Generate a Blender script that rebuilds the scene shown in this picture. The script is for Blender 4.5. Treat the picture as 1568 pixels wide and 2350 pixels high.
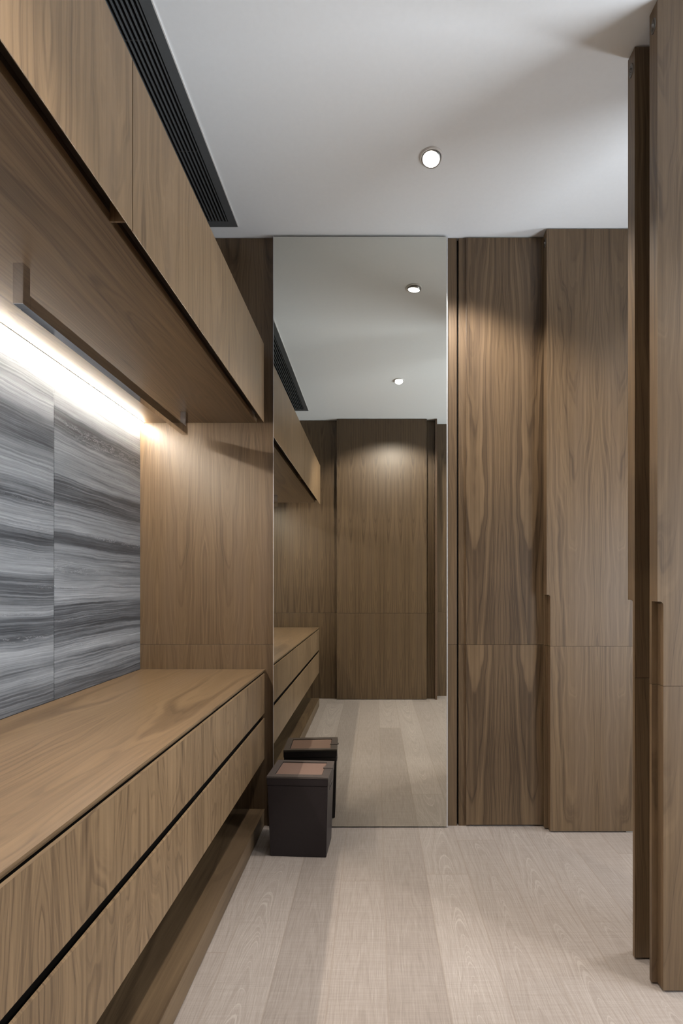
import bpy, bmesh, math, random
from mathutils import Vector, Matrix, Euler

for o in list(bpy.data.objects):
    bpy.data.objects.remove(o, do_unlink=True)
S = bpy.context.scene
C = S.collection
random.seed(4)
R = math.radians

# ------------------------------------------------------------------ camera
cam_d = bpy.data.cameras.new('camera')
cam = bpy.data.objects.new('camera', cam_d)
C.objects.link(cam)
cam.location = (0, 0, 1.067)
cam.rotation_euler = (R(90), 0, 0)
cam_d.sensor_width = 36
cam_d.sensor_height = 36
cam_d.sensor_fit = 'AUTO'
cam_d.lens = 1100 / 2350 * 36
cam_d.shift_x = -(861 - 784) / 2350
cam_d.shift_y = (1341 - 1175) / 2350
cam_d.clip_start = 0.02
S.camera = cam

# ------------------------------------------------------------------ world, exposure
W = bpy.data.worlds.new('world')
S.world = W
W.use_nodes = True
W.node_tree.nodes['Background'].inputs[0].default_value = (0.88, 0.94, 1.0, 1)
W.node_tree.nodes['Background'].inputs[1].default_value = 12.5
vs = S.view_settings
vs.view_transform = 'Standard'
vs.look = 'None'
vs.gamma = 1
vs.use_curve_mapping = False
vs.exposure = 0.45

LED_STRENGTH = 185.0
SPOT_A = 62.0
SPOT_B = 80.0
SIDE_FILL_SPOT = 45.0  # power of the added lamps in the side rooms
PORTAL = True

# ------------------------------------------------------------------ node helpers
def new_mat(name):
    m = bpy.data.materials.new(name)
    m.use_nodes = True
    nt = m.node_tree
    return m, nt, nt.nodes['Principled BSDF']

def N(nt, kind, **kw):
    n = nt.nodes.new(kind)
    for k, v in kw.items():
        setattr(n, k, v)
    return n

def math_n(nt, op, a, b=None, c=None):
    n = nt.nodes.new('ShaderNodeMath')
    n.operation = op
    for i, v in enumerate((a, b, c)):
        if v is None:
            continue
        if isinstance(v, (int, float)):
            n.inputs[i].default_value = v
        else:
            nt.links.new(v, n.inputs[i])
    return n.outputs[0]

def ramp(nt, fac, stops, interp='LINEAR'):
    n = nt.nodes.new('ShaderNodeValToRGB')
    cr = n.color_ramp
    cr.interpolation = interp
    while len(cr.elements) > 1:
        cr.elements.remove(cr.elements[-1])
    for i, (p, col) in enumerate(stops):
        e = cr.elements[0] if i == 0 else cr.elements.new(p)
        e.position = p
        if isinstance(col, (int, float)):
            col = (col, col, col)
        e.color = (*col, 1)
    nt.links.new(fac, n.inputs[0])
    return n.outputs[0]

def noise(nt, vec=None, w=None, scale=1.0, detail=2.0, rough=0.5, dim='3D'):
    n = nt.nodes.new('ShaderNodeTexNoise')
    n.noise_dimensions = dim
    n.inputs['Scale'].default_value = scale
    n.inputs['Detail'].default_value = detail
    n.inputs['Roughness'].default_value = rough
    if vec is not None:
        nt.links.new(vec, n.inputs['Vector'])
    if w is not None:
        nt.links.new(w, n.inputs['W'])
    return n.outputs['Fac']

def comb(nt, x, y, z=0.0):
    n = nt.nodes.new('ShaderNodeCombineXYZ')
    for i, v in enumerate((x, y, z)):
        if isinstance(v, (int, float)):
            n.inputs[i].default_value = v
        else:
            nt.links.new(v, n.inputs[i])
    return n.outputs[0]

def mixc(nt, fac, a, b, mode='MIX'):
    n = nt.nodes.new('ShaderNodeMix')
    n.data_type = 'RGBA'
    n.blend_type = mode
    for i, v in ((0, fac), (6, a), (7, b)):
        if isinstance(v, (int, float)):
            n.inputs[i].default_value = v
        elif isinstance(v, tuple):
            n.inputs[i].default_value = (*v, 1)
        else:
            nt.links.new(v, n.inputs[i])
    return n.outputs[2]

def bump(nt, b, height, strength, dist=0.001):
    n = nt.nodes.new('ShaderNodeBump')
    n.inputs['Strength'].default_value = strength
    n.inputs['Distance'].default_value = dist
    nt.links.new(height, n.inputs['Height'])
    nt.links.new(n.outputs[0], b.inputs['Normal'])

# ------------------------------------------------------------------ materials
def walnut(name, leaf=0.18, seed=0.0, tone=1.0, centre=0.5, A=1500.0, B=9.0, rough=0.42, warp=1.0, contrast=1.0):
    """Book matched walnut veneer in metres of UV: u across the grain, v along it."""
    m, nt, b = new_mat(name)
    uv = N(nt, 'ShaderNodeUVMap')
    sep = N(nt, 'ShaderNodeSeparateXYZ')
    nt.links.new(uv.outputs[0], sep.inputs[0])
    u, v = sep.outputs[0], sep.outputs[1]
    t = math_n(nt, 'PINGPONG', u, leaf)
    # slow warp of the growth rings
    wv = comb(nt, math_n(nt, 'MULTIPLY', t, 5.0), math_n(nt, 'MULTIPLY', v, 1.6), seed)
    w1 = noise(nt, wv, scale=1.0, detail=2.0, rough=0.45)
    w2v = comb(nt, math_n(nt, 'MULTIPLY', t, 14.0), math_n(nt, 'MULTIPLY', v, 3.2), seed + 7.3)
    w2 = noise(nt, w2v, scale=1.0, detail=2.0, rough=0.5)
    d = math_n(nt, 'SUBTRACT', t, centre * leaf)
    d = math_n(nt, 'ADD', d, math_n(nt, 'MULTIPLY', math_n(nt, 'SUBTRACT', w1, 0.5), (0.22 * leaf + 0.02) * warp))
    F = math_n(nt, 'MULTIPLY', math_n(nt, 'MULTIPLY', d, d), A)
    F = math_n(nt, 'SUBTRACT', F, math_n(nt, 'MULTIPLY', v, B))
    F = math_n(nt, 'ADD', F, math_n(nt, 'MULTIPLY', w2, 2.2 * warp * warp))
    F = math_n(nt, 'ADD', F, seed * 3.7)
    rings = noise(nt, w=F, scale=0.75, detail=3.0, rough=0.6, dim='1D')
    # narrow dark late-wood lines
    lines = noise(nt, w=math_n(nt, 'ADD', F, 31.0), scale=1.7, detail=1.0, rough=0.5, dim='1D')
    lines = ramp(nt, lines, [(0.0, 0.0), (0.54, 0.0), (0.66, 1.0), (1.0, 1.0)])
    # pores and fibres
    fv = comb(nt, math_n(nt, 'MULTIPLY', t, 420.0), math_n(nt, 'MULTIPLY', v, 7.0), seed)
    fib = noise(nt, fv, scale=1.0, detail=3.0, rough=0.65)
    f2v = comb(nt, math_n(nt, 'MULTIPLY', t, 95.0), math_n(nt, 'MULTIPLY', v, 1.4), seed + 3.0)
    fib2 = noise(nt, f2v, scale=1.0, detail=3.0, rough=0.6)
    bigv = comb(nt, math_n(nt, 'MULTIPLY', t, 9.0), math_n(nt, 'MULTIPLY', v, 0.9), seed + 11.0)
    big = noise(nt, bigv, scale=1.0, detail=1.0)
    val = math_n(nt, 'MULTIPLY', rings, 0.42)
    val = math_n(nt, 'ADD', val, math_n(nt, 'MULTIPLY', fib, 0.24))
    val = math_n(nt, 'ADD', val, math_n(nt, 'MULTIPLY', fib2, 0.42))
    val = math_n(nt, 'ADD', val, math_n(nt, 'MULTIPLY', math_n(nt, 'SUBTRACT', big, 0.5), 0.35))
    val = math_n(nt, 'SUBTRACT', val, math_n(nt, 'MULTIPLY', lines, 0.08 * contrast))
    k = tone * 0.80
    lo = 0.5 - 0.16 / contrast
    hi = 0.5 + 0.20 / contrast
    col = ramp(nt, val, [(lo - 0.08, (0.070 * k, 0.042 * k, 0.021 * k)),
                         (lo + 0.05, (0.118 * k, 0.074 * k, 0.039 * k)),
                         (0.52, (0.178 * k, 0.115 * k, 0.061 * k)),
                         (hi, (0.245 * k, 0.161 * k, 0.087 * k)),
                         (hi + 0.1, (0.30 * k, 0.202 * k, 0.113 * k))])
    # greyish-violet heart streaks
    streak = ramp(nt, big, [(0.0, 0.0), (0.48, 0.0), (0.72, 0.45), (1.0, 0.6)])
    col = mixc(nt, streak, col, (0.145 * k, 0.097 * k, 0.062 * k))
    nt.links.new(col, b.inputs['Base Color'])
    b.inputs['Roughness'].default_value = rough
    b.inputs['Specular IOR Level'].default_value = 0.42
    bump(nt, b, fib, 0.12, 0.0006)
    return m

def plain(name, col, rough=0.5, metal=0.0, spec=0.5, nscale=60.0, namp=0.08, bstr=0.0):
    m, nt, b = new_mat(name)
    tc = N(nt, 'ShaderNodeTexCoord')
    n = noise(nt, tc.outputs['Object'], scale=nscale, detail=3.0, rough=0.6)
    c = ramp(nt, n, [(0.25, tuple(x * (1 - namp) for x in col)), (0.75, tuple(min(1, x * (1 + namp)) for x in col))])
    nt.links.new(c, b.inputs['Base Color'])
    b.inputs['Roughness'].default_value = rough
    b.inputs['Metallic'].default_value = metal
    b.inputs['Specular IOR Level'].default_value = spec
    if bstr:
        bump(nt, b, n, bstr, 0.001)
    return m

def emit(name, col, strength):
    m, nt, b = new_mat(name)
    b.inputs['Base Color'].default_value = (0.8, 0.8, 0.8, 1)
    b.inputs['Emission Color'].default_value = (*col, 1)
    b.inputs['Emission Strength'].default_value = strength
    return m

def marble(name, stops, seed):
    m, nt, b = new_mat(name)
    uv = N(nt, 'ShaderNodeUVMap')
    sep = N(nt, 'ShaderNodeSeparateXYZ')
    nt.links.new(uv.outputs[0], sep.inputs[0])
    u, v = sep.outputs[0], sep.outputs[1]
    wn = noise(nt, comb(nt, math_n(nt, 'MULTIPLY', u, 2.2), math_n(nt, 'MULTIPLY', v, 5.0), seed), detail=3.0, rough=0.5)
    w3 = noise(nt, comb(nt, math_n(nt, 'MULTIPLY', u, 16.0), math_n(nt, 'MULTIPLY', v, 26.0), seed + 5), detail=3.0, rough=0.6)
    vv = math_n(nt, 'ADD', v, math_n(nt, 'MULTIPLY', math_n(nt, 'SUBTRACT', wn, 0.5), 0.040))
    vv = math_n(nt, 'ADD', vv, math_n(nt, 'MULTIPLY', math_n(nt, 'SUBTRACT', w3, 0.5), 0.006))
    # broad bands of the stone, bottom 0.69 m to top 1.79 m
    pos = math_n(nt, 'DIVIDE', math_n(nt, 'SUBTRACT', vv, 0.69), 1.10)
    band = ramp(nt, pos, stops)
    sepc = N(nt, 'ShaderNodeSeparateColor')
    nt.links.new(band, sepc.inputs[0])
    tone = sepc.outputs[0]
    fine = noise(nt, comb(nt, math_n(nt, 'MULTIPLY', u, 1.3), math_n(nt, 'MULTIPLY', vv, 170.0), seed), detail=4.0, rough=0.70)
    fine2 = noise(nt, comb(nt, math_n(nt, 'MULTIPLY', u, 2.6), math_n(nt, 'MULTIPLY', vv, 45.0), seed + 2), detail=3.0, rough=0.6)
    cloud = noise(nt, comb(nt, math_n(nt, 'MULTIPLY', u, 30.0), math_n(nt, 'MULTIPLY', v, 60.0), seed), detail=4.0, rough=0.7)
    val = math_n(nt, 'ADD', tone, math_n(nt, 'MULTIPLY', math_n(nt, 'SUBTRACT', fine, 0.5), 1.05))
    val = math_n(nt, 'ADD', val, math_n(nt, 'MULTIPLY', math_n(nt, 'SUBTRACT', fine2, 0.5), 0.65))
    val = math_n(nt, 'ADD', val, math_n(nt, 'MULTIPLY', math_n(nt, 'SUBTRACT', cloud, 0.5), 0.12))
    col = ramp(nt, val, [(0.0, (0.040, 0.044, 0.050)), (0.22, (0.090, 0.097, 0.108)), (0.45, (0.195, 0.208, 0.224)),
                         (0.7, (0.310, 0.325, 0.345)), (1.0, (0.52, 0.54, 0.56))])
    # crinkled light veins
    vn = noise(nt, comb(nt, math_n(nt, 'MULTIPLY', u, 9.0), math_n(nt, 'MULTIPLY', vv, 46.0), seed + 9), detail=5.0, rough=0.75)
    vm = ramp(nt, vn, [(0.485, 0.0), (0.5, 1.0), (0.515, 0.0)])
    vg = noise(nt, comb(nt, math_n(nt, 'MULTIPLY', u, 0.8), math_n(nt, 'MULTIPLY', vv, 26.0), seed + 4), detail=1.0)
    vg = ramp(nt, vg, [(0.60, 0.0), (0.70, 0.8)])
    msk = math_n(nt, 'MULTIPLY', vm, vg)
    col = mixc(nt, msk, col, (0.46, 0.47, 0.49))
    nt.links.new(col, b.inputs['Base Color'])
    b.inputs['Roughness'].default_value = 0.30
    b.inputs['Specular IOR Level'].default_value = 0.4
    return m

def oak_floor():
    m, nt, b = new_mat('pale_oak_boards')
    tc = N(nt, 'ShaderNodeTexCoord')
    sep = N(nt, 'ShaderNodeSeparateXYZ')
    nt.links.new(tc.outputs['Object'], sep.inputs[0])
    x, y = sep.outputs[0], sep.outputs[1]
    wd = 0.155
    xs = math_n(nt, 'DIVIDE', math_n(nt, 'SUBTRACT', x, 0.033), wd)
    idx = math_n(nt, 'FLOOR', xs)
    fx = math_n(nt, 'FRACT', xs)
    wn = N(nt, 'ShaderNodeTexWhiteNoise', noise_dimensions='1D')
    nt.links.new(idx, wn.inputs['W'])
    off = math_n(nt, 'MULTIPLY', wn.outputs['Value'], 2.6)
    ys = math_n(nt, 'DIVIDE', math_n(nt, 'ADD', y, off), 2.15)
    idy = math_n(nt, 'FLOOR', ys)
    fy = math_n(nt, 'FRACT', ys)
    wn2 = N(nt, 'ShaderNodeTexWhiteNoise', noise_dimensions='2D')
    nt.links.new(comb(nt, idx, idy), wn2.inputs['Vector'])
    rnd = wn2.outputs['Value']
    lx = math_n(nt, 'MULTIPLY', math_n(nt, 'SUBTRACT', fx, 0.5), wd)
    sd = math_n(nt, 'MULTIPLY', rnd, 50.0)
    w1 = noise(nt, comb(nt, math_n(nt, 'MULTIPLY', lx, 8.0), math_n(nt, 'MULTIPLY', y, 2.2), sd), detail=2.0)
    d = math_n(nt, 'ADD', lx, math_n(nt, 'MULTIPLY', math_n(nt, 'SUBTRACT', w1, 0.5), 0.09))
    F = math_n(nt, 'ADD', math_n(nt, 'MULTIPLY', math_n(nt, 'MULTIPLY', d, d), 2200.0), math_n(nt, 'MULTIPLY', y, 11.0))
    F = math_n(nt, 'ADD', F, sd)
    ring = noise(nt, w=F, scale=1.0, detail=2.0, rough=0.6, dim='1D')
    fib = noise(nt, comb(nt, math_n(nt, 'MULTIPLY', x, 330.0), math_n(nt, 'MULTIPLY', y, 14.0), sd), detail=3.0, rough=0.65)
    saw = noise(nt, comb(nt, math_n(nt, 'MULTIPLY', x, 9.0), math_n(nt, 'MULTIPLY', y, 300.0), sd), detail=2.0, rough=0.6)
    val = math_n(nt, 'MULTIPLY', ring, 0.20)
    val = math_n(nt, 'ADD', val, math_n(nt, 'MULTIPLY', fib, 0.50))
    val = math_n(nt, 'ADD', val, math_n(nt, 'MULTIPLY', saw, 0.26))
    val = math_n(nt, 'ADD', val, math_n(nt, 'MULTIPLY', math_n(nt, 'SUBTRACT', rnd, 0.5), 0.16))
    col = ramp(nt, val, [(0.30, (0.205, 0.173, 0.152)), (0.44, (0.247, 0.212, 0.188)), (0.56, (0.285, 0.247, 0.221)), (0.72, (0.35, 0.309, 0.279))])
    # lime-washed light veins
    lm = ramp(nt, ring, [(0.50, 0.0), (0.53, 0.26), (0.56, 0.0)])
    lm = math_n(nt, 'MULTIPLY', lm, ramp(nt, rnd, [(0.35, 0.0), (0.7, 1.0)]))
    col = mixc(nt, lm, col, (0.58, 0.53, 0.48))
    ex = math_n(nt, 'MULTIPLY', math_n(nt, 'MINIMUM', fx, math_n(nt, 'SUBTRACT', 1.0, fx)), wd)
    ey = math_n(nt, 'MULTIPLY', math_n(nt, 'MINIMUM', fy, math_n(nt, 'SUBTRACT', 1.0, fy)), 2.15)
    e = math_n(nt, 'MINIMUM', ex, ey)
    seam = ramp(nt, e, [(0.0, 1.0), (0.0009, 0.8), (0.0016, 0.0)])
    col = mixc(nt, math_n(nt, 'MULTIPLY', seam, 0.45), col, (0.20, 0.16, 0.13))
    nt.links.new(col, b.inputs['Base Color'])
    b.inputs['Roughness'].default_value = 0.52
    b.inputs['Specular IOR Level'].default_value = 0.3
    h = math_n(nt, 'SUBTRACT', fib, math_n(nt, 'MULTIPLY', seam, 1.0))
    bump(nt, b, h, 0.25, 0.0008)
    return m

M = {}
M['w_wall'] = walnut('walnut_wall_veneer', leaf=0.21, seed=2.0, tone=0.82, centre=0.5, A=900, B=6, warp=1.3)
M['w_panel'] = walnut('walnut_tall_panel_veneer', leaf=0.20, seed=5.0, tone=0.80, centre=0.62, A=800, B=2.2, contrast=1.3)
M['w_door'] = walnut('walnut_open_leaf_veneer', leaf=0.225, seed=9.0, tone=0.86, centre=0.5, A=800, B=4.0, contrast=1.1, warp=1.4)
M['w_cab'] = walnut('walnut_cabinet_veneer', leaf=0.29, seed=14.0, tone=1.20, centre=0.55, A=500, B=3.2, contrast=0.85, warp=1.4)
M['w_draw'] = walnut('walnut_drawer_veneer', leaf=0.31, seed=21.0, tone=1.02, centre=0.5, A=480, B=6.0, contrast=1.0, warp=1.8)
M['w_top'] = walnut('walnut_top_veneer', leaf=0.33, seed=33.0, tone=0.86, centre=0.5, A=450, B=4.0, rough=0.34, contrast=0.95, warp=1.4)
M['w_under'] = walnut('walnut_underside_veneer', leaf=0.30, seed=41.0, tone=0.95, centre=0.5, A=500, B=4.0, rough=0.40)
M['w_back'] = walnut('walnut_entrance_veneer', leaf=0.115, seed=52.0, tone=0.62, centre=0.5, A=1500, B=2.4)
M['w_plinth'] = walnut('walnut_plinth_veneer', leaf=0.30, seed=61.0, tone=0.66, centre=0.5, A=500, B=4.0, rough=0.5)
M['w_edge'] = plain('walnut_edge_band', (0.085, 0.050, 0.029), 0.45, nscale=90, namp=0.15)
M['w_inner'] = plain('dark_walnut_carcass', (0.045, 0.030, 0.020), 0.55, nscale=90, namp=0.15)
M['black'] = plain('black_shadow_gap', (0.008, 0.007, 0.006), 0.8, nscale=30)
M['ceil'] = plain('white_ceiling_paint', (0.83, 0.855, 0.88), 0.85, nscale=60, namp=0.012, bstr=0.10)
M['plaster'] = plain('white_wall_paint', (0.66, 0.66, 0.66), 0.85, nscale=60, namp=0.012)
M['grille'] = plain('charcoal_grille_metal', (0.095, 0.102, 0.107), 0.45, nscale=200)
M['chrome'] = plain('brushed_chrome', (0.62, 0.62, 0.64), 0.07, metal=1.0, nscale=400, namp=0.05)
M['steel'] = plain('steel_fitting', (0.42, 0.42, 0.42), 0.3, metal=1.0, nscale=400, namp=0.05)
M['catch'] = plain('bronzed_spring_catch', (0.16, 0.145, 0.13), 0.35, metal=1.0, nscale=400)
M['alu'] = plain('pale_aluminium_edge', (0.72, 0.74, 0.78), 0.35, metal=0.7, nscale=400, namp=0.03)
M['white'] = plain('white_lacquered_metal', (0.72, 0.71, 0.70), 0.4, nscale=200, namp=0.02)
M['leather'] = plain('dark_aubergine_leather', (0.015, 0.0105, 0.013), 0.42, nscale=350, namp=0.25, bstr=0.15)
M['rim'] = plain('taupe_leather_rim', (0.070, 0.058, 0.054), 0.36, nscale=350, namp=0.2, bstr=0.15)
M['flap'] = plain('rosy_brown_leather', (0.17, 0.105, 0.082), 0.5, nscale=350, namp=0.12, bstr=0.15)
M['floor'] = oak_floor()
M['led'] = emit('warm_white_led', (1.0, 0.90, 0.77), LED_STRENGTH)
M['lamp'] = emit('lit_lamp_face', (1.0, 0.93, 0.84), 14.0)
mm, nt, b = new_mat('tinted_mirror_glass')
b.inputs['Base Color'].default_value = (0.67, 0.665, 0.61, 1)
b.inputs['Metallic'].default_value = 1.0
b.inputs['Roughness'].default_value = 0.0
M['mirror'] = mm
def zr(z): return (z - 0.69) / 1.10
def cz(h): return zr(1.067 + h)
M['marble_a'] = marble('grey_striped_marble_left_slab', [
    (0.0, 0.15), (cz(-.33), .30), (cz(-.29), .50), (cz(-.25), .34), (cz(-.20), .62), (cz(-.16), .24), (cz(-.11), .20), (cz(-.09), .55),
    (cz(-.04), .26), (cz(.02), .22), (cz(.045), .66), (cz(.10), .52), (cz(.13), .20), (cz(.16), .22), (cz(.18), .62),
    (cz(.24), .55), (cz(.255), .25), (cz(.29), .28), (cz(.32), .58), (cz(.40), .48), (cz(.43), .22), (cz(.50), .24), (cz(.53), .55),
    (cz(.58), .72), (cz(.60), .42), (cz(.66), .60)], 3.0)
M['marble_b'] = marble('grey_striped_marble_right_slab', [
    (0.0, 0.12), (cz(-.33), .22), (cz(-.30), .50), (cz(-.26), .30), (cz(-.23), .55), (cz(-.19), .30), (cz(-.15), .18), (cz(-.07), .22),
    (cz(-.05), .55), (cz(.0), .58), (cz(.04), .50), (cz(.125), .50), (cz(.135), .14), (cz(.165), .16), (cz(.18), .60), (cz(.26), .50),
    (cz(.275), .22), (cz(.34), .20), (cz(.36), .50), (cz(.44), .55), (cz(.50), .46), (cz(.515), .18), (cz(.565), .22), (cz(.58), .62),
    (cz(.64), .52), (cz(.70), .58)], 8.0)

# ------------------------------------------------------------------ mesh helpers
class MB:
    def __init__(self):
        self.bm = bmesh.new()
        self.uv = self.bm.loops.layers.uv.new('UVMap')
    def _uv(self, faces, grain, off):
        g = 'XYZ'.index(grain)
        for f in faces:
            n = f.normal
            a = max(range(3), key=lambda i: abs(n[i]))
            rest = [i for i in range(3) if i != a]
            if g in rest:
                vi = g
                ui = [i for i in rest if i != g][0]
            else:
                ui, vi = rest
            for l in f.loops:
                c = l.vert.co
                l[self.uv].uv = (c[ui] - off[0], c[vi] - off[1])
    def box(self, x0, x1, y0, y1, z0, z1, grain='Z', off=(0, 0), bev=0.0, mi=0):
        before = set(self.bm.faces)
        r = bmesh.ops.create_cube(self.bm, size=1.0)
        vsx = r['verts']
        for v in vsx:
            v.co = Vector(((x0 + x1) / 2 + v.co.x * (x1 - x0), (y0 + y1) / 2 + v.co.y * (y1 - y0), (z0 + z1) / 2 + v.co.z * (z1 - z0)))
        fs = list({f for v in vsx for f in v.link_faces})
        if bev:
            es = list({e for v in vsx for e in v.link_edges})
            bmesh.ops.bevel(self.bm, geom=es, offset=bev, segments=2, affect='EDGES', profile=0.6)
            fs = [f for f in self.bm.faces if f not in before]
        for f in fs:
            f.normal_update()
            f.material_index = mi
        self._uv(fs, grain, off)
        return fs
    def prism(self, pts, axis, a0, a1, grain='Z', off=(0, 0), mi=0):
        """extrude a 2D outline along an axis ('X','Y','Z'); pts are in the other two axes in XYZ order"""
        def mk(p, a):
            if axis == 'X': return Vector((a, p[0], p[1]))
            if axis == 'Y': return Vector((p[0], a, p[1]))
            return Vector((p[0], p[1], a))
        A = [self.bm.verts.new(mk(p, a0)) for p in pts]
        B = [self.bm.verts.new(mk(p, a1)) for p in pts]
        fs = [self.bm.faces.new(A), self.bm.faces.new(list(reversed(B)))]
        n = len(pts)
        for i in range(n):
            j = (i + 1) % n
            fs.append(self.bm.faces.new((A[j], A[i], B[i], B[j])))
        for f in fs:
            f.material_index = mi
        bmesh.ops.recalc_face_normals(self.bm, faces=fs)
        for f in fs:
            f.normal_update()
        self._uv(fs, grain, off)
        return fs
    def lathe(self, prof, seg=48, cap=True):
        rings = []
        for (r, z) in prof:
            rings.append([self.bm.verts.new((r * math.cos(2 * math.pi * i / seg), r * math.sin(2 * math.pi * i / seg), z)) for i in range(seg)])
        for a, b_ in zip(rings, rings[1:]):
            for i in range(seg):
                j = (i + 1) % seg
                self.bm.faces.new((a[i], a[j], b_[j], b_[i])).smooth = True
        if cap:
            self.bm.faces.new(rings[-1])
        bmesh.ops.recalc_face_normals(self.bm, faces=list(self.bm.faces))
    def build(self, name, mat, parent=None, kind=None, smooth=False):
        me = bpy.data.meshes.new(name)
        if smooth:
            for f in self.bm.faces: f.smooth = True
        self.bm.to_mesh(me)
        self.bm.free()
        for m_ in (mat if isinstance(mat, (list, tuple)) else [mat]):
            me.materials.append(m_)
        o = bpy.data.objects.new(name, me)
        C.objects.link(o)
        if parent is not None:
            o.parent = parent
            # parts are modelled in world metres; the parents' bases are plain offsets
            o.matrix_parent_inverse = world_of(parent).inverted()
        if kind:
            o['kind'] = kind
        return o

WORLD = {}
def world_of(o):
    return WORLD.get(o.name, Matrix.Identity(4))

def thing(name, label, cat, loc, group=None, kind=None, rot=0.0):
    o = bpy.data.objects.new(name, None)
    C.objects.link(o)
    o.empty_display_size = 0.05
    o.location = loc
    o.rotation_euler = (0, 0, rot)
    WORLD[o.name] = Matrix.Translation(loc) @ Matrix.Rotation(rot, 4, 'Z')
    tag(o, label, cat, group, kind)
    return o

def tag(o, label=None, cat=None, group=None, kind=None):
    if label: o['label'] = label
    if cat: o['category'] = cat
    if group: o['group'] = group
    if kind: o['kind'] = kind
    return o

def one(name, mat, box, label=None, cat=None, kind=None, group=None, grain='Z', off=(0, 0), bev=0.0, parent=None):
    m_ = MB(); m_.box(*box, grain=grain, off=off, bev=bev)
    o = m_.build(name, mat, parent)
    return tag(o, label, cat, group, kind)

# ------------------------------------------------------------------ dimensions
H = 2.600          # ceiling
YF = 2.119         # far panelled wall
YM = 2.100         # mirror face
XL = -1.038        # marble face
YB = -0.280        # wall behind the camera
XR = 2.30          # outer right wall
SEAM = 0.801       # horizontal veneer joint
XC = -0.487        # front of the counter

# ------------------------------------------------------------------ floor, ceiling, walls
one('floor', M['floor'], (-1.3, XR + .12, -0.6, YF + .15, -0.08, 0.0), 'pale lime-washed oak plank floor with boards running to the mirror', 'floor', 'structure')

GX0, GX1, GY0, GY1 = -0.755, -0.587, -0.02, 2.049     # air grille outline
HX0, HX1, HY0, HY1 = GX0 + .02, GX1 - .02, GY0 + .02, GY1 - .02
c = MB()
c.box(-1.3, HX0, -0.6, YF + .15, H, H + .12)
c.box(HX1, XR + .12, -0.6, YF + .15, H, H + .12)
c.box(HX0, HX1, -0.6, HY0, H, H + .12)
c.box(HX0, HX1, HY1, YF + .15, H, H + .12)
tag(c.build('ceiling', M['ceil']), 'smooth white painted ceiling with round downlights and a dark grille', 'ceiling', kind='structure')

one('wall_left', M['plaster'], (-1.3, XL - .02, -0.6, YF + .15, 0, H), 'left wall behind the marble slabs', 'wall', 'structure')

# far wall: core, then veneered panels with a fine joint
w = MB()
w.box(XL - .02, XR, YF + .02, YF + .15, 0, H, mi=1)
def panels(w, x0, x1, yf, yb, off, z0=0.0, z1=H - .003, bev=0.0008):
    w.box(x0, x1, yf, yb, z0, SEAM - .0006, off=off, bev=bev)
    w.box(x0, x1, yf, yb, SEAM + .0006, z1, off=(off[0], off[1] + 0.63), bev=bev)
panels(w, XL - .019, -0.40, YF, YF + .02, (-0.753, 0.2))
panels(w, 0.320, 0.3615, YF, YF + .02, (0.1, 0.0))
panels(w, 0.370, 0.42, YF, YF + .02, (0.31, 0.4))
panels(w, 0.800, XR, YF, YF + .02, (0.2, 0.1))
tag(w.build('wall_far', [M['w_wall'], M['black']]), 'walnut panelled end wall beside and behind the tall mirror', 'wall', kind='structure')

# tall flush panel right of the mirror
w = MB()
panels(w, 0.401, 0.795, YF - .008, YF + .018, (0.560, 0.0), z0=0.008, z1=H - .006)
d = w.build('door_1', M['w_panel'])
tag(d, 'closed flush walnut leaf just right of the mirror, partly behind the open leaf', 'door', kind='structure')

# wall behind the camera, seen in the mirror
w = MB()
panels(w, XL - .019, -0.30, YB, YB - .02, (-0.9, 0.3))
panels(w, 0.44, 0.555, YB, YB - .02, (0.5, 0.1))
w.box(XL - .019, 0.575, YB - .02, YB - .1, 0, H, mi=1)
panels(w, 0.575, 1.20, YB - .10, YB - .12, (0.7, 0.1))
w.box(0.575, XR, YB - .12, YB - .2, 0, H, mi=1)
tag(w.build('wall_back', [M['w_back'], M['black']]), 'dark walnut panelled wall behind the viewer, seen in the mirror', 'wall', kind='structure')
w = MB()
w.box(0.556, 0.574, YB - .02, YB + .05, 0, H - .002, bev=0.001)
tag(w.build('trim_1', M['w_edge']), 'thin upright reddish walnut jamb seen at the right of the mirror', 'trim', kind='structure')
w = MB()
panels(w, -0.354, 0.478, YB + .045, YB + .005, (0.065, 0.0), z0=0.006, z1=H - .004)
tag(w.build('door_2', M['w_back']), 'wide walnut entrance leaf lit by a round pool of light in the mirror', 'door', kind='structure')

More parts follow.
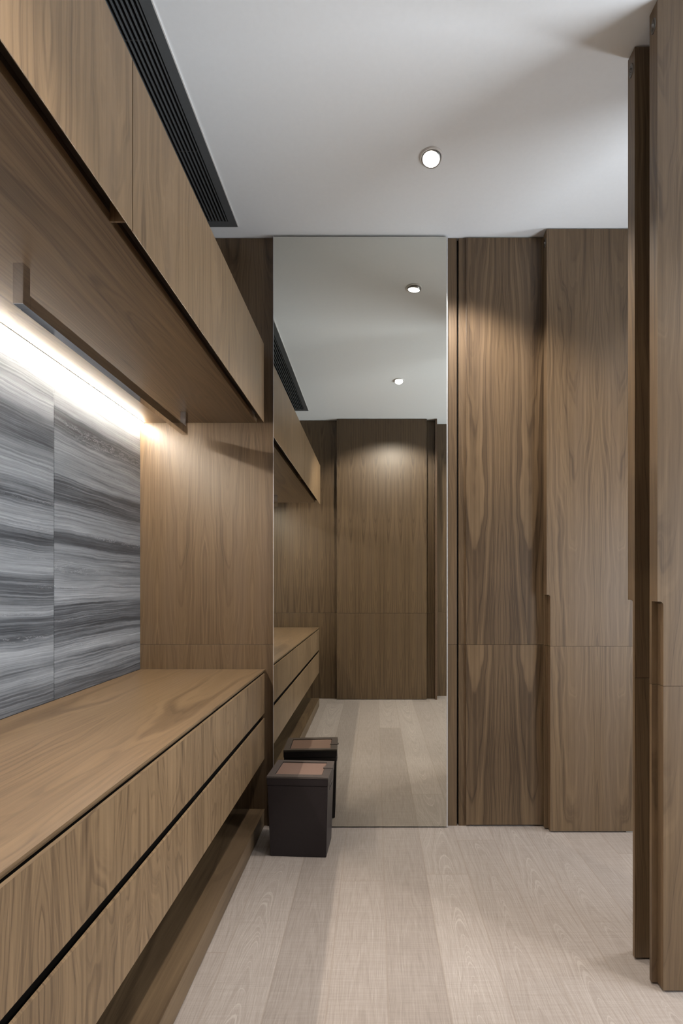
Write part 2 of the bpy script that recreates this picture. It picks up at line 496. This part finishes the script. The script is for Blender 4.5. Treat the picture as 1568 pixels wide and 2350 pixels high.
# outer right wall; its windows are added, unseen, for side light
WZ0, WZ1 = 0.25, 1.75  # heights chosen to lift ceiling light and spare the floor
w = MB()
holes = [(0.02, 1.12), (1.60, 1.92)]
ys = [-0.6, holes[0][0], holes[0][1], holes[1][0], holes[1][1], YF + .15]
for i in range(0, 6, 2):
    w.box(XR, XR + .12, ys[i], ys[i + 1], 0, H)
for (a, b_) in holes:
    w.box(XR, XR + .12, a, b_, 0, WZ0)
    w.box(XR, XR + .12, a, b_, WZ1, H)
tag(w.build('wall_right', M['plaster']), 'white outer wall of the side rooms on the right', 'wall', kind='structure')
for i, (a, b_) in enumerate(holes):
    wf = MB()
    for bx_ in ((a, a + .04, WZ0, WZ1), (b_ - .04, b_, WZ0, WZ1), (a, b_, WZ0, WZ0 + .04), (a, b_, WZ1 - .04, WZ1)):
        wf.box(XR + .03, XR + .08, bx_[0], bx_[1], bx_[2], bx_[3])
    tag(wf.build('fill_window_%d' % (i + 1), M['white']), 'white framed opening added out of view to let in side light', 'fill_window', kind='structure')
    if PORTAL:
        ld = bpy.data.lights.new('sky_portal', 'AREA')  # portal only, guides sky light through the added opening
        ld.shape = 'RECTANGLE'; ld.size = b_ - a; ld.size_y = WZ1 - WZ0
        ld.cycles.is_portal = True
        lo = bpy.data.objects.new('sky_portal', ld); C.objects.link(lo)
        lo.location = (XR + .10, (a + b_) / 2, (WZ0 + WZ1) / 2)
        lo.rotation_euler = (R(90), 0, R(90))
# partition between the two side rooms, unseen, set back to let side light through
one('wall_partition', M['plaster'], (1.75, XR, 1.290, 1.360, 0, H), 'partition between the two side rooms on the right', 'wall', 'structure')

# ------------------------------------------------------------------ mirror
t = thing('wall_mirror', 'tall frameless mirror filling the end wall from floor to ceiling', 'mirror', (-0.063, YM, 0))
m_ = MB(); m_.box(-0.4448, 0.3135, YM, YM + .006, 0.006, H - .010)
m_.build('mirror_glass', M['mirror'], t)
m_ = MB(); m_.box(-0.4440, 0.3120, YM + .0062, YF - .0005, 0.006, H - .012)
m_.build('backing_board', M['black'], t)
m_ = MB(); m_.box(0.3138, 0.3185, YM - .0005, YF - .001, 0.004, H - .008, bev=0.0006)
m_.build('edge_strip', M['alu'], t)
m_ = MB(); m_.box(-0.4465, -0.4450, YM - .0005, YF - .001, 0.004, H - .008)
m_.build('edge_strip', M['alu'], t)

# ------------------------------------------------------------------ marble slabs
sl = [(1.5505, YF - .001, 'marble_b', 'dark striped grey marble slab nearest the walnut end wall'),
      (0.972, 1.5485, 'marble_a', 'striped grey marble slab left of the fine upright joint, cut by the left picture edge')]
for (a, b_, mk, lb) in sl:
    one('marble_slab', M[mk], (XL - .0195, XL, a, b_, 0.693, 1.790), lb, 'marble slab', group='marble slabs over the counter', grain='Y', bev=0.0008)
    # the u/v of a marble slab: u along the wall, v upwards
for o in bpy.data.objects:
    if o.name.startswith('marble_slab'):
        uvl = o.data.uv_layers[0].data
        for p in o.data.polygons:
            for li in p.loop_indices:
                co = o.data.vertices[o.data.loops[li].vertex_index].co
                uvl[li].uv = (co.y, co.z)
one('wall_marble_return', M['plaster'], (XL - .0195, XL - .001, -0.6, 0.970, 0, H), 'left wall beyond the marble slabs', 'wall', 'structure')

# ------------------------------------------------------------------ counter with drawers
YE = 0.02
t = thing('drawer_unit', 'long floating walnut drawer unit under the marble wall', 'drawer unit', ((XL + XC) / 2, 1.07, 0.30))
m_ = MB()
m_.box(XL + .001, XC - .024, YE + .018, YF - .001, 0.302, 0.678, mi=1)
m_.box(XL + .001, XC, YE, YE + .0178, 0.300, 0.678, grain='Z')
m_.build('body', [M['w_draw'], M['black']], t)
def drawer(y0, y1, z0, z1, off):
    cz_ = 0.0035
    m_ = MB()
    pts = [(XC, z0), (XC, z1 - cz_), (XC - cz_, z1), (XC - cz_ - .0005, z1), (XC - cz_ - .0005, z1 - .050), (XC - .020, z1 - .050), (XC - .020, z0)]
    m_.prism(pts, 'Y', y0, y1, grain='Z', off=off)
    return m_.build('drawer_front', M['w_draw'], t)
drawer(1.3575, YF - .004, 0.500, 0.675, (0.08, 0.0))
drawer(YE + .019, 1.3555, 0.500, 0.675, (0.08, 0.0))
drawer(1.3575, YF - .004, 0.300, 0.479, (0.08, 0.0))
drawer(YE + .019, 1.3555, 0.300, 0.479, (0.08, 0.0))
m_ = MB()
pts = [(XL + .001, 0.6785), (XC - .006, 0.6785), (XC, 0.687), (XC, 0.692), (XL + .001, 0.692)]
m_.prism(pts, 'Y', YE, YF - .001, grain='Y', off=(-0.76, 0.4))
tag(m_.build('worktop', M['w_top'], t), 'satin walnut top panel with the grain running lengthwise')

t = thing('base_plinth', 'low walnut plinth along the floor beneath the floating drawers', 'plinth', ((XL + XC) / 2, 1.07, 0))
m_ = MB(); m_.box(XL + .001, XC, YE, YF - .001, 0.006, 0.075, grain='Y', off=(-0.4, 0.0), bev=0.0008)
m_.build('plinth_board', M['w_plinth'], t)
m_ = MB(); m_.box(XL + .001, XL + .012, YE, YF - .001, 0.0755, 0.2995)  # unseen dark panel added to stop bounce light under the drawers
m_.build('bounce_cut_panel', M['w_inner'], t)
m_ = MB(); m_.box(XL + .01, XC - .012, YE + .01, YF - .002, 0.0, 0.006)
m_.build('recessed_foot', M['black'], t)

# ------------------------------------------------------------------ upper cabinet
ZU, ZT, XD = 1.780, 2.101, -0.478
t = thing('wall_cabinet', 'long walnut wall cabinet hanging above the marble wall', 'cabinet', ((XL + XD) / 2, 1.07, ZU))
m_ = MB()
m_.box(XL - .018, -0.522, YE, YF - .001, ZU, ZU + .018, grain='Y', off=(-0.8, 0.2), bev=0.001)
tag(m_.build('bottom_panel', M['w_under'], t), 'walnut underside with lengthwise grain')
m_ = MB()
m_.box(XL - .018, -0.500, YE + .019, YF - .001, ZU + .040, ZT - .0185, mi=0)
m_.box(XL - .018, -0.530, YE + .019, YF - .001, ZU + .0185, ZU + .040, mi=0)
m_.build('carcass', M['w_inner'], t)
m_ = MB()
m_.box(XL - .018, -0.500, YE, YF - .001, ZT - .018, ZT, grain='Y')
m_.box(XL - .018, -0.500, YE, YE + .018, ZU + .0185, ZT - .0185, grain='Z')
m_.build('side_panel', M['w_cab'], t)
for (a, b_) in ((0.9465, 2.060), (YE, 0.9435)):
    m_ = MB()
    pts = [(XD, ZT), (XD, 1.763), (XD - .004, 1.767), (XD - .005, 1.767), (XD - .005, 1.830), (XD - .0195, 1.830), (XD - .0195, ZT)]
    m_.prism(pts, 'Y', a, b_, off=(0.12, 0.0))
    m_.build('cabinet_door', M['w_cab'], t)
m_ = MB(); m_.box(-0.5215, -0.487, 0.9425, 0.9465, ZU + .001, ZU + .039)
m_.build('divider', M['w_cab'], t)

# LED strip under the cabinet
t = thing('led_strip', 'glowing warm white light strip where cabinet meets the marble', 'light strip', (XL + .012, 1.07, ZU - .006))
m_ = MB(); m_.box(XL + .0005, XL + .019, YE + .02, YF - .004, ZU - .003, ZU - .0004)
m_.build('profile', M['white'], t)
m_ = MB(); m_.box(XL + .003, XL + .017, YE + .025, YF - .006, ZU - .0065, ZU - .0032)
m_.build('diffuser', M['led'], t)

# hanging rails
def rail(y0, y1, label):
    t = thing('hanging_rail', label, 'clothes rail', (-0.7915, (y0 + y1) / 2, 1.689), group='clothes rails under the cabinet')
    x0, x1 = -0.803, -0.780
    m_ = MB(); m_.box(x0, x1, y0 + .022, y1 - .022, 1.689, 1.719)
    m_.build('rail_bar', M['chrome'], t)
    for (a, b_) in ((y0, y0 + .022), (y1 - .022, y1)):
        m_ = MB(); m_.box(x0, x1, a, b_, 1.689, ZU - .0002, bev=0.0005)
        m_.build('post', M['chrome'], t)
rail(1.062, 1.998, 'square chrome clothes rail hanging under the wall cabinet, full length in view')
rail(0.36, 0.90, 'chrome clothes rail whose end shows only in the mirror')

# ------------------------------------------------------------------ air grille
t = thing('air_grille', 'long charcoal linear air grille set into the ceiling above the cabinet', 'air vent', ((GX0 + GX1) / 2, 1.0, H))
z0, z1 = H - .006, H + .004
m_ = MB()
fw = 0.031
m_.box(GX1 - fw, GX1, GY0, GY1, z0, H - .0002)
m_.box(GX0, GX0 + .012, GY0, GY1, z0, H - .0002)
m_.box(GX0 + .012, GX1 - fw, GY1 - fw, GY1, z0, H - .0002)
m_.box(GX0 + .012, GX1 - fw, GY0, GY0 + fw, z0, H - .0002)
m_.build('frame', M['grille'], t)
x = GX1 - fw - .0095
k = 0
while x > GX0 + .014:
    m_ = MB()
    m_.prism([(x, z0 + .001), (x + .0042, z0 + .001), (x + .0042, z0 + .019), (x, z0 + .019)], 'Y', GY0 + fw, GY1 - fw)
    m_.build('slat', M['grille'], t)
    x -= 0.0137
for y in (0.305, 0.655, 1.003, 1.351, 1.697):
    m_ = MB(); m_.box(GX0 + .014, GX1 - fw, y, y + .004, z0 + .008, z0 + .018)
    m_.build('cross_bar', M['grille'], t)
m_ = MB(); m_.box(HX0, HX1, HY0, HY1, H + .06, H + .07)
m_.build('duct', M['black'], t)
m_ = MB(); m_.box(GX1 - .0002, GX1 + .0035, GY0, GY1 + .002, H - .0045, H - .0002)
m_.build('sealing_bead', M['white'], t)

# ------------------------------------------------------------------ downlights
def downlight(x, y, tilt, label, power, spot_dir, size=R(105), blend=0.5, out=True):
    t = thing('downlight', label, 'downlight', (x, y, H), group='round ceiling downlights')
    base = Matrix.Translation((x, y, H))
    def put(mb, name, mat, mtx, par):
        bmesh.ops.transform(mb.bm, matrix=mtx, verts=mb.bm.verts)
        return mb.build(name, mat, par)
    m_ = MB(); m_.lathe([(0.0345, 0.0), (0.0345, -0.0035), (0.0365, -0.0055), (0.0405, -0.0045), (0.042, -0.0005)], cap=False)
    put(m_, 'trim_ring', M['white'], base, t)
    tm = base @ Matrix.Translation((0, 0, -0.004)) @ Euler(tilt).to_matrix().to_4x4()
    m_ = MB(); m_.lathe([(0.0335, 0.010), (0.0335, -0.006), (0.0305, -0.007), (0.0300, -0.003)], cap=False)
    g = put(m_, 'gimbal_ring', M['steel'], tm, t)
    m_ = MB(); m_.lathe([(0.030, -0.0035), (0.020, -0.0040), (0.0, -0.0042)], cap=False)
    put(m_, 'lamp_face', M['lamp'], tm, t)
    ld = bpy.data.lights.new('downlight_beam', 'SPOT')
    ld.energy = power
    ld.color = (1.0, 0.92, 0.83)
    ld.spot_size = size
    ld.spot_blend = blend
    ld.shadow_soft_size = 0.028
    lo = bpy.data.objects.new('downlight_beam', ld); C.objects.link(lo)
    lo.parent = t
    lo.location = (0, 0, -0.03)
    lo.rotation_euler = Vector(spot_dir).to_track_quat('-Z', 'Y').to_euler()
    return t
downlight(0.2015, 1.719, (R(-8), R(6), 0), 'bright round downlight in the ceiling in front of the mirror', SPOT_A, (0.12, 0.10, -1))
downlight(0.180, 0.596, (R(22), R(0), 0), 'tilted round downlight seen only in the mirror, over the viewer', SPOT_B, (-0.02, -0.46, -1), R(108), 0.4)
downlight(1.70, 0.60, (0, 0, 0), 'unseen downlight added for fill light in the near side room', SIDE_FILL_SPOT, (0, 0, -1), R(130), 0.6)  # both side-room lamps are added out of view to brighten the ceiling
downlight(1.70, 1.74, (0, 0, 0), 'unseen downlight added for fill light in the far side room', SIDE_FILL_SPOT * .6, (0, 0, -1), R(130), 0.6)

# ------------------------------------------------------------------ open door leaves on the right
def leaf(name, y_near, y_far, rebate_near, label, off, pivot=False):
    """leaf standing open across the room; free edge at X=.739 with a finger rebate from 1.02 m to the floor"""
    XE, XH = 0.738, 1.165
    RB, RD = 0.0155, 0.026
    zt, zb, zn = H - .006, 0.006, 1.022
    t = thing(name, label, 'door', (XH, (y_near + y_far) / 2, 0), kind='structure')
    yf, yr = (y_near, y_far) if rebate_near else (y_far, y_near)     # rebated face, plain face
    s = 1 if rebate_near else -1
    def seg(m_, z0, z1, rebated, off_):
        if not rebated:
            pts = [(XE, yf), (XH, yf), (XH, yr), (XE, yr)]
        else:
            pts = [(XE + RB, yf), (XH, yf), (XH, yr), (XE, yr), (XE, yf + s * RD), (XE + RB, yf + s * RD)]
        m_.prism(pts, 'Z', z0, z1, grain='Z', off=off_)
    m_ = MB()
    seg(m_, zn, zt, False, (off[0], off[1] + .63))
    seg(m_, SEAM + .0006, zn - .010, True, (off[0], off[1] + .63))
    seg(m_, zb, SEAM - .0006, True, off)
    # rounded inner corner at the top of the rebate, stepped in thin courses
    n = 8
    for i in range(n):
        a0 = (i + .5) / n
        rr = RB * (1 - 0.62 * (1 - math.sqrt(max(0, 1 - a0 ** 2))) * 1.0)
        rr = RB - 0.010 * (1 - math.sqrt(max(0, 1 - a0 * a0)))
        za, zb_ = zn - .010 + .010 * i / n, zn - .010 + .010 * (i + 1) / n
        pts = [(XE + rr, yf), (XH, yf), (XH, yr), (XE, yr), (XE, yf + s * RD), (XE + rr, yf + s * RD)]
        m_.prism(pts, 'Z', za, zb_, grain='Z', off=(off[0], off[1] + .63))
    m_.build('leaf', M['w_door'], t)
    m_ = MB()
    m_.box(XE + .020, XH - .002, min(yf, yr) + .006, max(yf, yr) - .006, SEAM - .002, SEAM + .002)
    m_.build('joint', M['black'], t)
    # oval spring catch on the free edge near the top
    m_ = MB()
    ym = (y_near + y_far) / 2
    m_.lathe([(0.0195, 0.0), (0.0195, 0.0012), (0.014, 0.0016), (0.0135, 0.0008), (0.006, 0.0008), (0.0055, 0.0045), (0.003, 0.0058), (0.0005, 0.006)], seg=32)
    mt = Matrix.Translation((XE, ym, 2.546)) @ Matrix.Rotation(R(-90), 4, 'Y') @ Matrix.Diagonal((1.0, 0.55, 1.0, 1.0))
    bmesh.ops.transform(m_.bm, matrix=mt, verts=m_.bm.verts)
    m_.build('edge_catch', M['catch'], t)
    if True:
        m_ = MB()
        m_.box(1.080, 1.150, ym - .016, ym + .016, 0.0, 0.0035, bev=0.001)
        m_.box(1.105, 1.135, ym - .010, ym + .010, 0.0035, 0.0075)
        m_.build('floor_pivot', M['steel'], t)
        m_ = MB()
        m_.box(1.085, 1.150, ym - .014, ym + .014, H - .0058, H - .0002, bev=0.001)
        m_.build('top_pivot', M['steel'], t)
    return t
leaf('door_3', 2.060, 2.097, True, 'open walnut leaf parallel to the mirror wall, farthest of the open leaves', (0.955, 0.0), pivot=True)
leaf('door_4', 1.362, 1.398, False, 'dark edge-on walnut leaf just behind the nearest open leaf', (0.955, 0.3))
leaf('door_5', 1.252, 1.288, True, 'nearest open walnut leaf, cut by the right picture edge', (0.85, 0.5))

# ------------------------------------------------------------------ waste bin
def bin_():
    bx0, by0, rot = -0.2975, 1.9475, R(-3.0)
    t = thing('waste_bin', 'square dark leather waste bin on the floor against the mirror', 'waste bin', (bx0, by0, 0), rot=rot)
    T = Matrix.Translation((bx0, by0, 0)) @ Matrix.Rotation(rot, 4, 'Z')
    hb, hw0, hd0, hw1, hd1 = 0.318, 0.1105, 0.071, 0.1195, 0.0865
    def fr(z):
        k = z / hb
        return hw0 + (hw1 - hw0) * k, hd0 + (hd1 - hd0) * k
    def frustum(m_, z0, z1, grow=0.0, bev=0.002, g=0.0):
        a, b_ = fr(z0); c_, d_ = fr(z1)
        a += grow; b_ += grow; c_ += grow; d_ += grow
        r = bmesh.ops.create_cube(m_.bm, size=1.0)
        for v in r['verts']:
            if v.co.z < 0: v.co = Vector((math.copysign(a, v.co.x), math.copysign(b_, v.co.y), z0))
            else: v.co = Vector((math.copysign(c_, v.co.x), math.copysign(d_, v.co.y), z1))
        es = list({e for v in r['verts'] for e in v.link_edges})
        bmesh.ops.bevel(m_.bm, geom=es, offset=bev, segments=2, affect='EDGES')
    def fin(m_, name, mat, label=None):
        bmesh.ops.transform(m_.bm, matrix=T, verts=m_.bm.verts)
        o = m_.build(name, mat, t)
        if label: o['label'] = label
        return o
    m_ = MB(); frustum(m_, 0.0, 0.2835)
    fin(m_, 'body', M['leather'])
    # lid: a band around the top with a framed opening
    m_ = MB()
    frustum(m_, 0.2845, 0.3125, grow=0.0012, bev=0.0015)
    fin(m_, 'lid_band', M['leather'])
    w_, d_ = fr(0.318); w_ += .0012; d_ += .0012
    fx0, fx1, fy0, fy1 = -w_ + .026, w_ - .028, -d_ + .026, d_ - .020
    m_ = MB()
    for (a, b2, c_, e_) in ((-w_, w_, -d_, fy0), (-w_, w_, fy1, d_), (-w_, fx0, fy0 + .0001, fy1 - .0001), (fx1, w_, fy0 + .0001, fy1 - .0001)):
        m_.box(a, b2, c_, e_, 0.3125, 0.3195)
    fin(m_, 'lid_rim', M['rim'], 'taupe leather rim')
    m_ = MB(); m_.box(fx0 + .0025, fx1 - .0015, fy0 + .0005, fy1 - .003, 0.3126, 0.3170, bev=0.0008)
    fin(m_, 'lid_flap', M['flap'], 'rosy brown leather flap')
    m_ = MB()
    yt = 0.012
    for (a, b2, za, zb_) in ((fx1 - .006, fx1 + .006, 0.3196, 0.3215), (fx1 + .006, w_ - .002, 0.3198, 0.3222), (w_ - .002, w_ + .006, 0.3195, 0.3218)):
        m_.box(a, b2, yt - .009, yt + .009, za, zb_, bev=0.0005)
    fin(m_, 'pull_tab', M['rim'])
    # stitched slot handle on the right side
    ws, _ = fr(0.258)
    m_ = MB()
    m_.box(ws - .0005, ws + .0022, -0.030, 0.034, 0.2475, 0.2670, bev=0.0008)
    fin(m_, 'handle_slot', M['rim'])
    m_ = MB()
    m_.box(ws + .0012, ws + .0026, -0.024, 0.028, 0.2525, 0.2620)
    fin(m_, 'slot_opening', M['black'])
bin_()
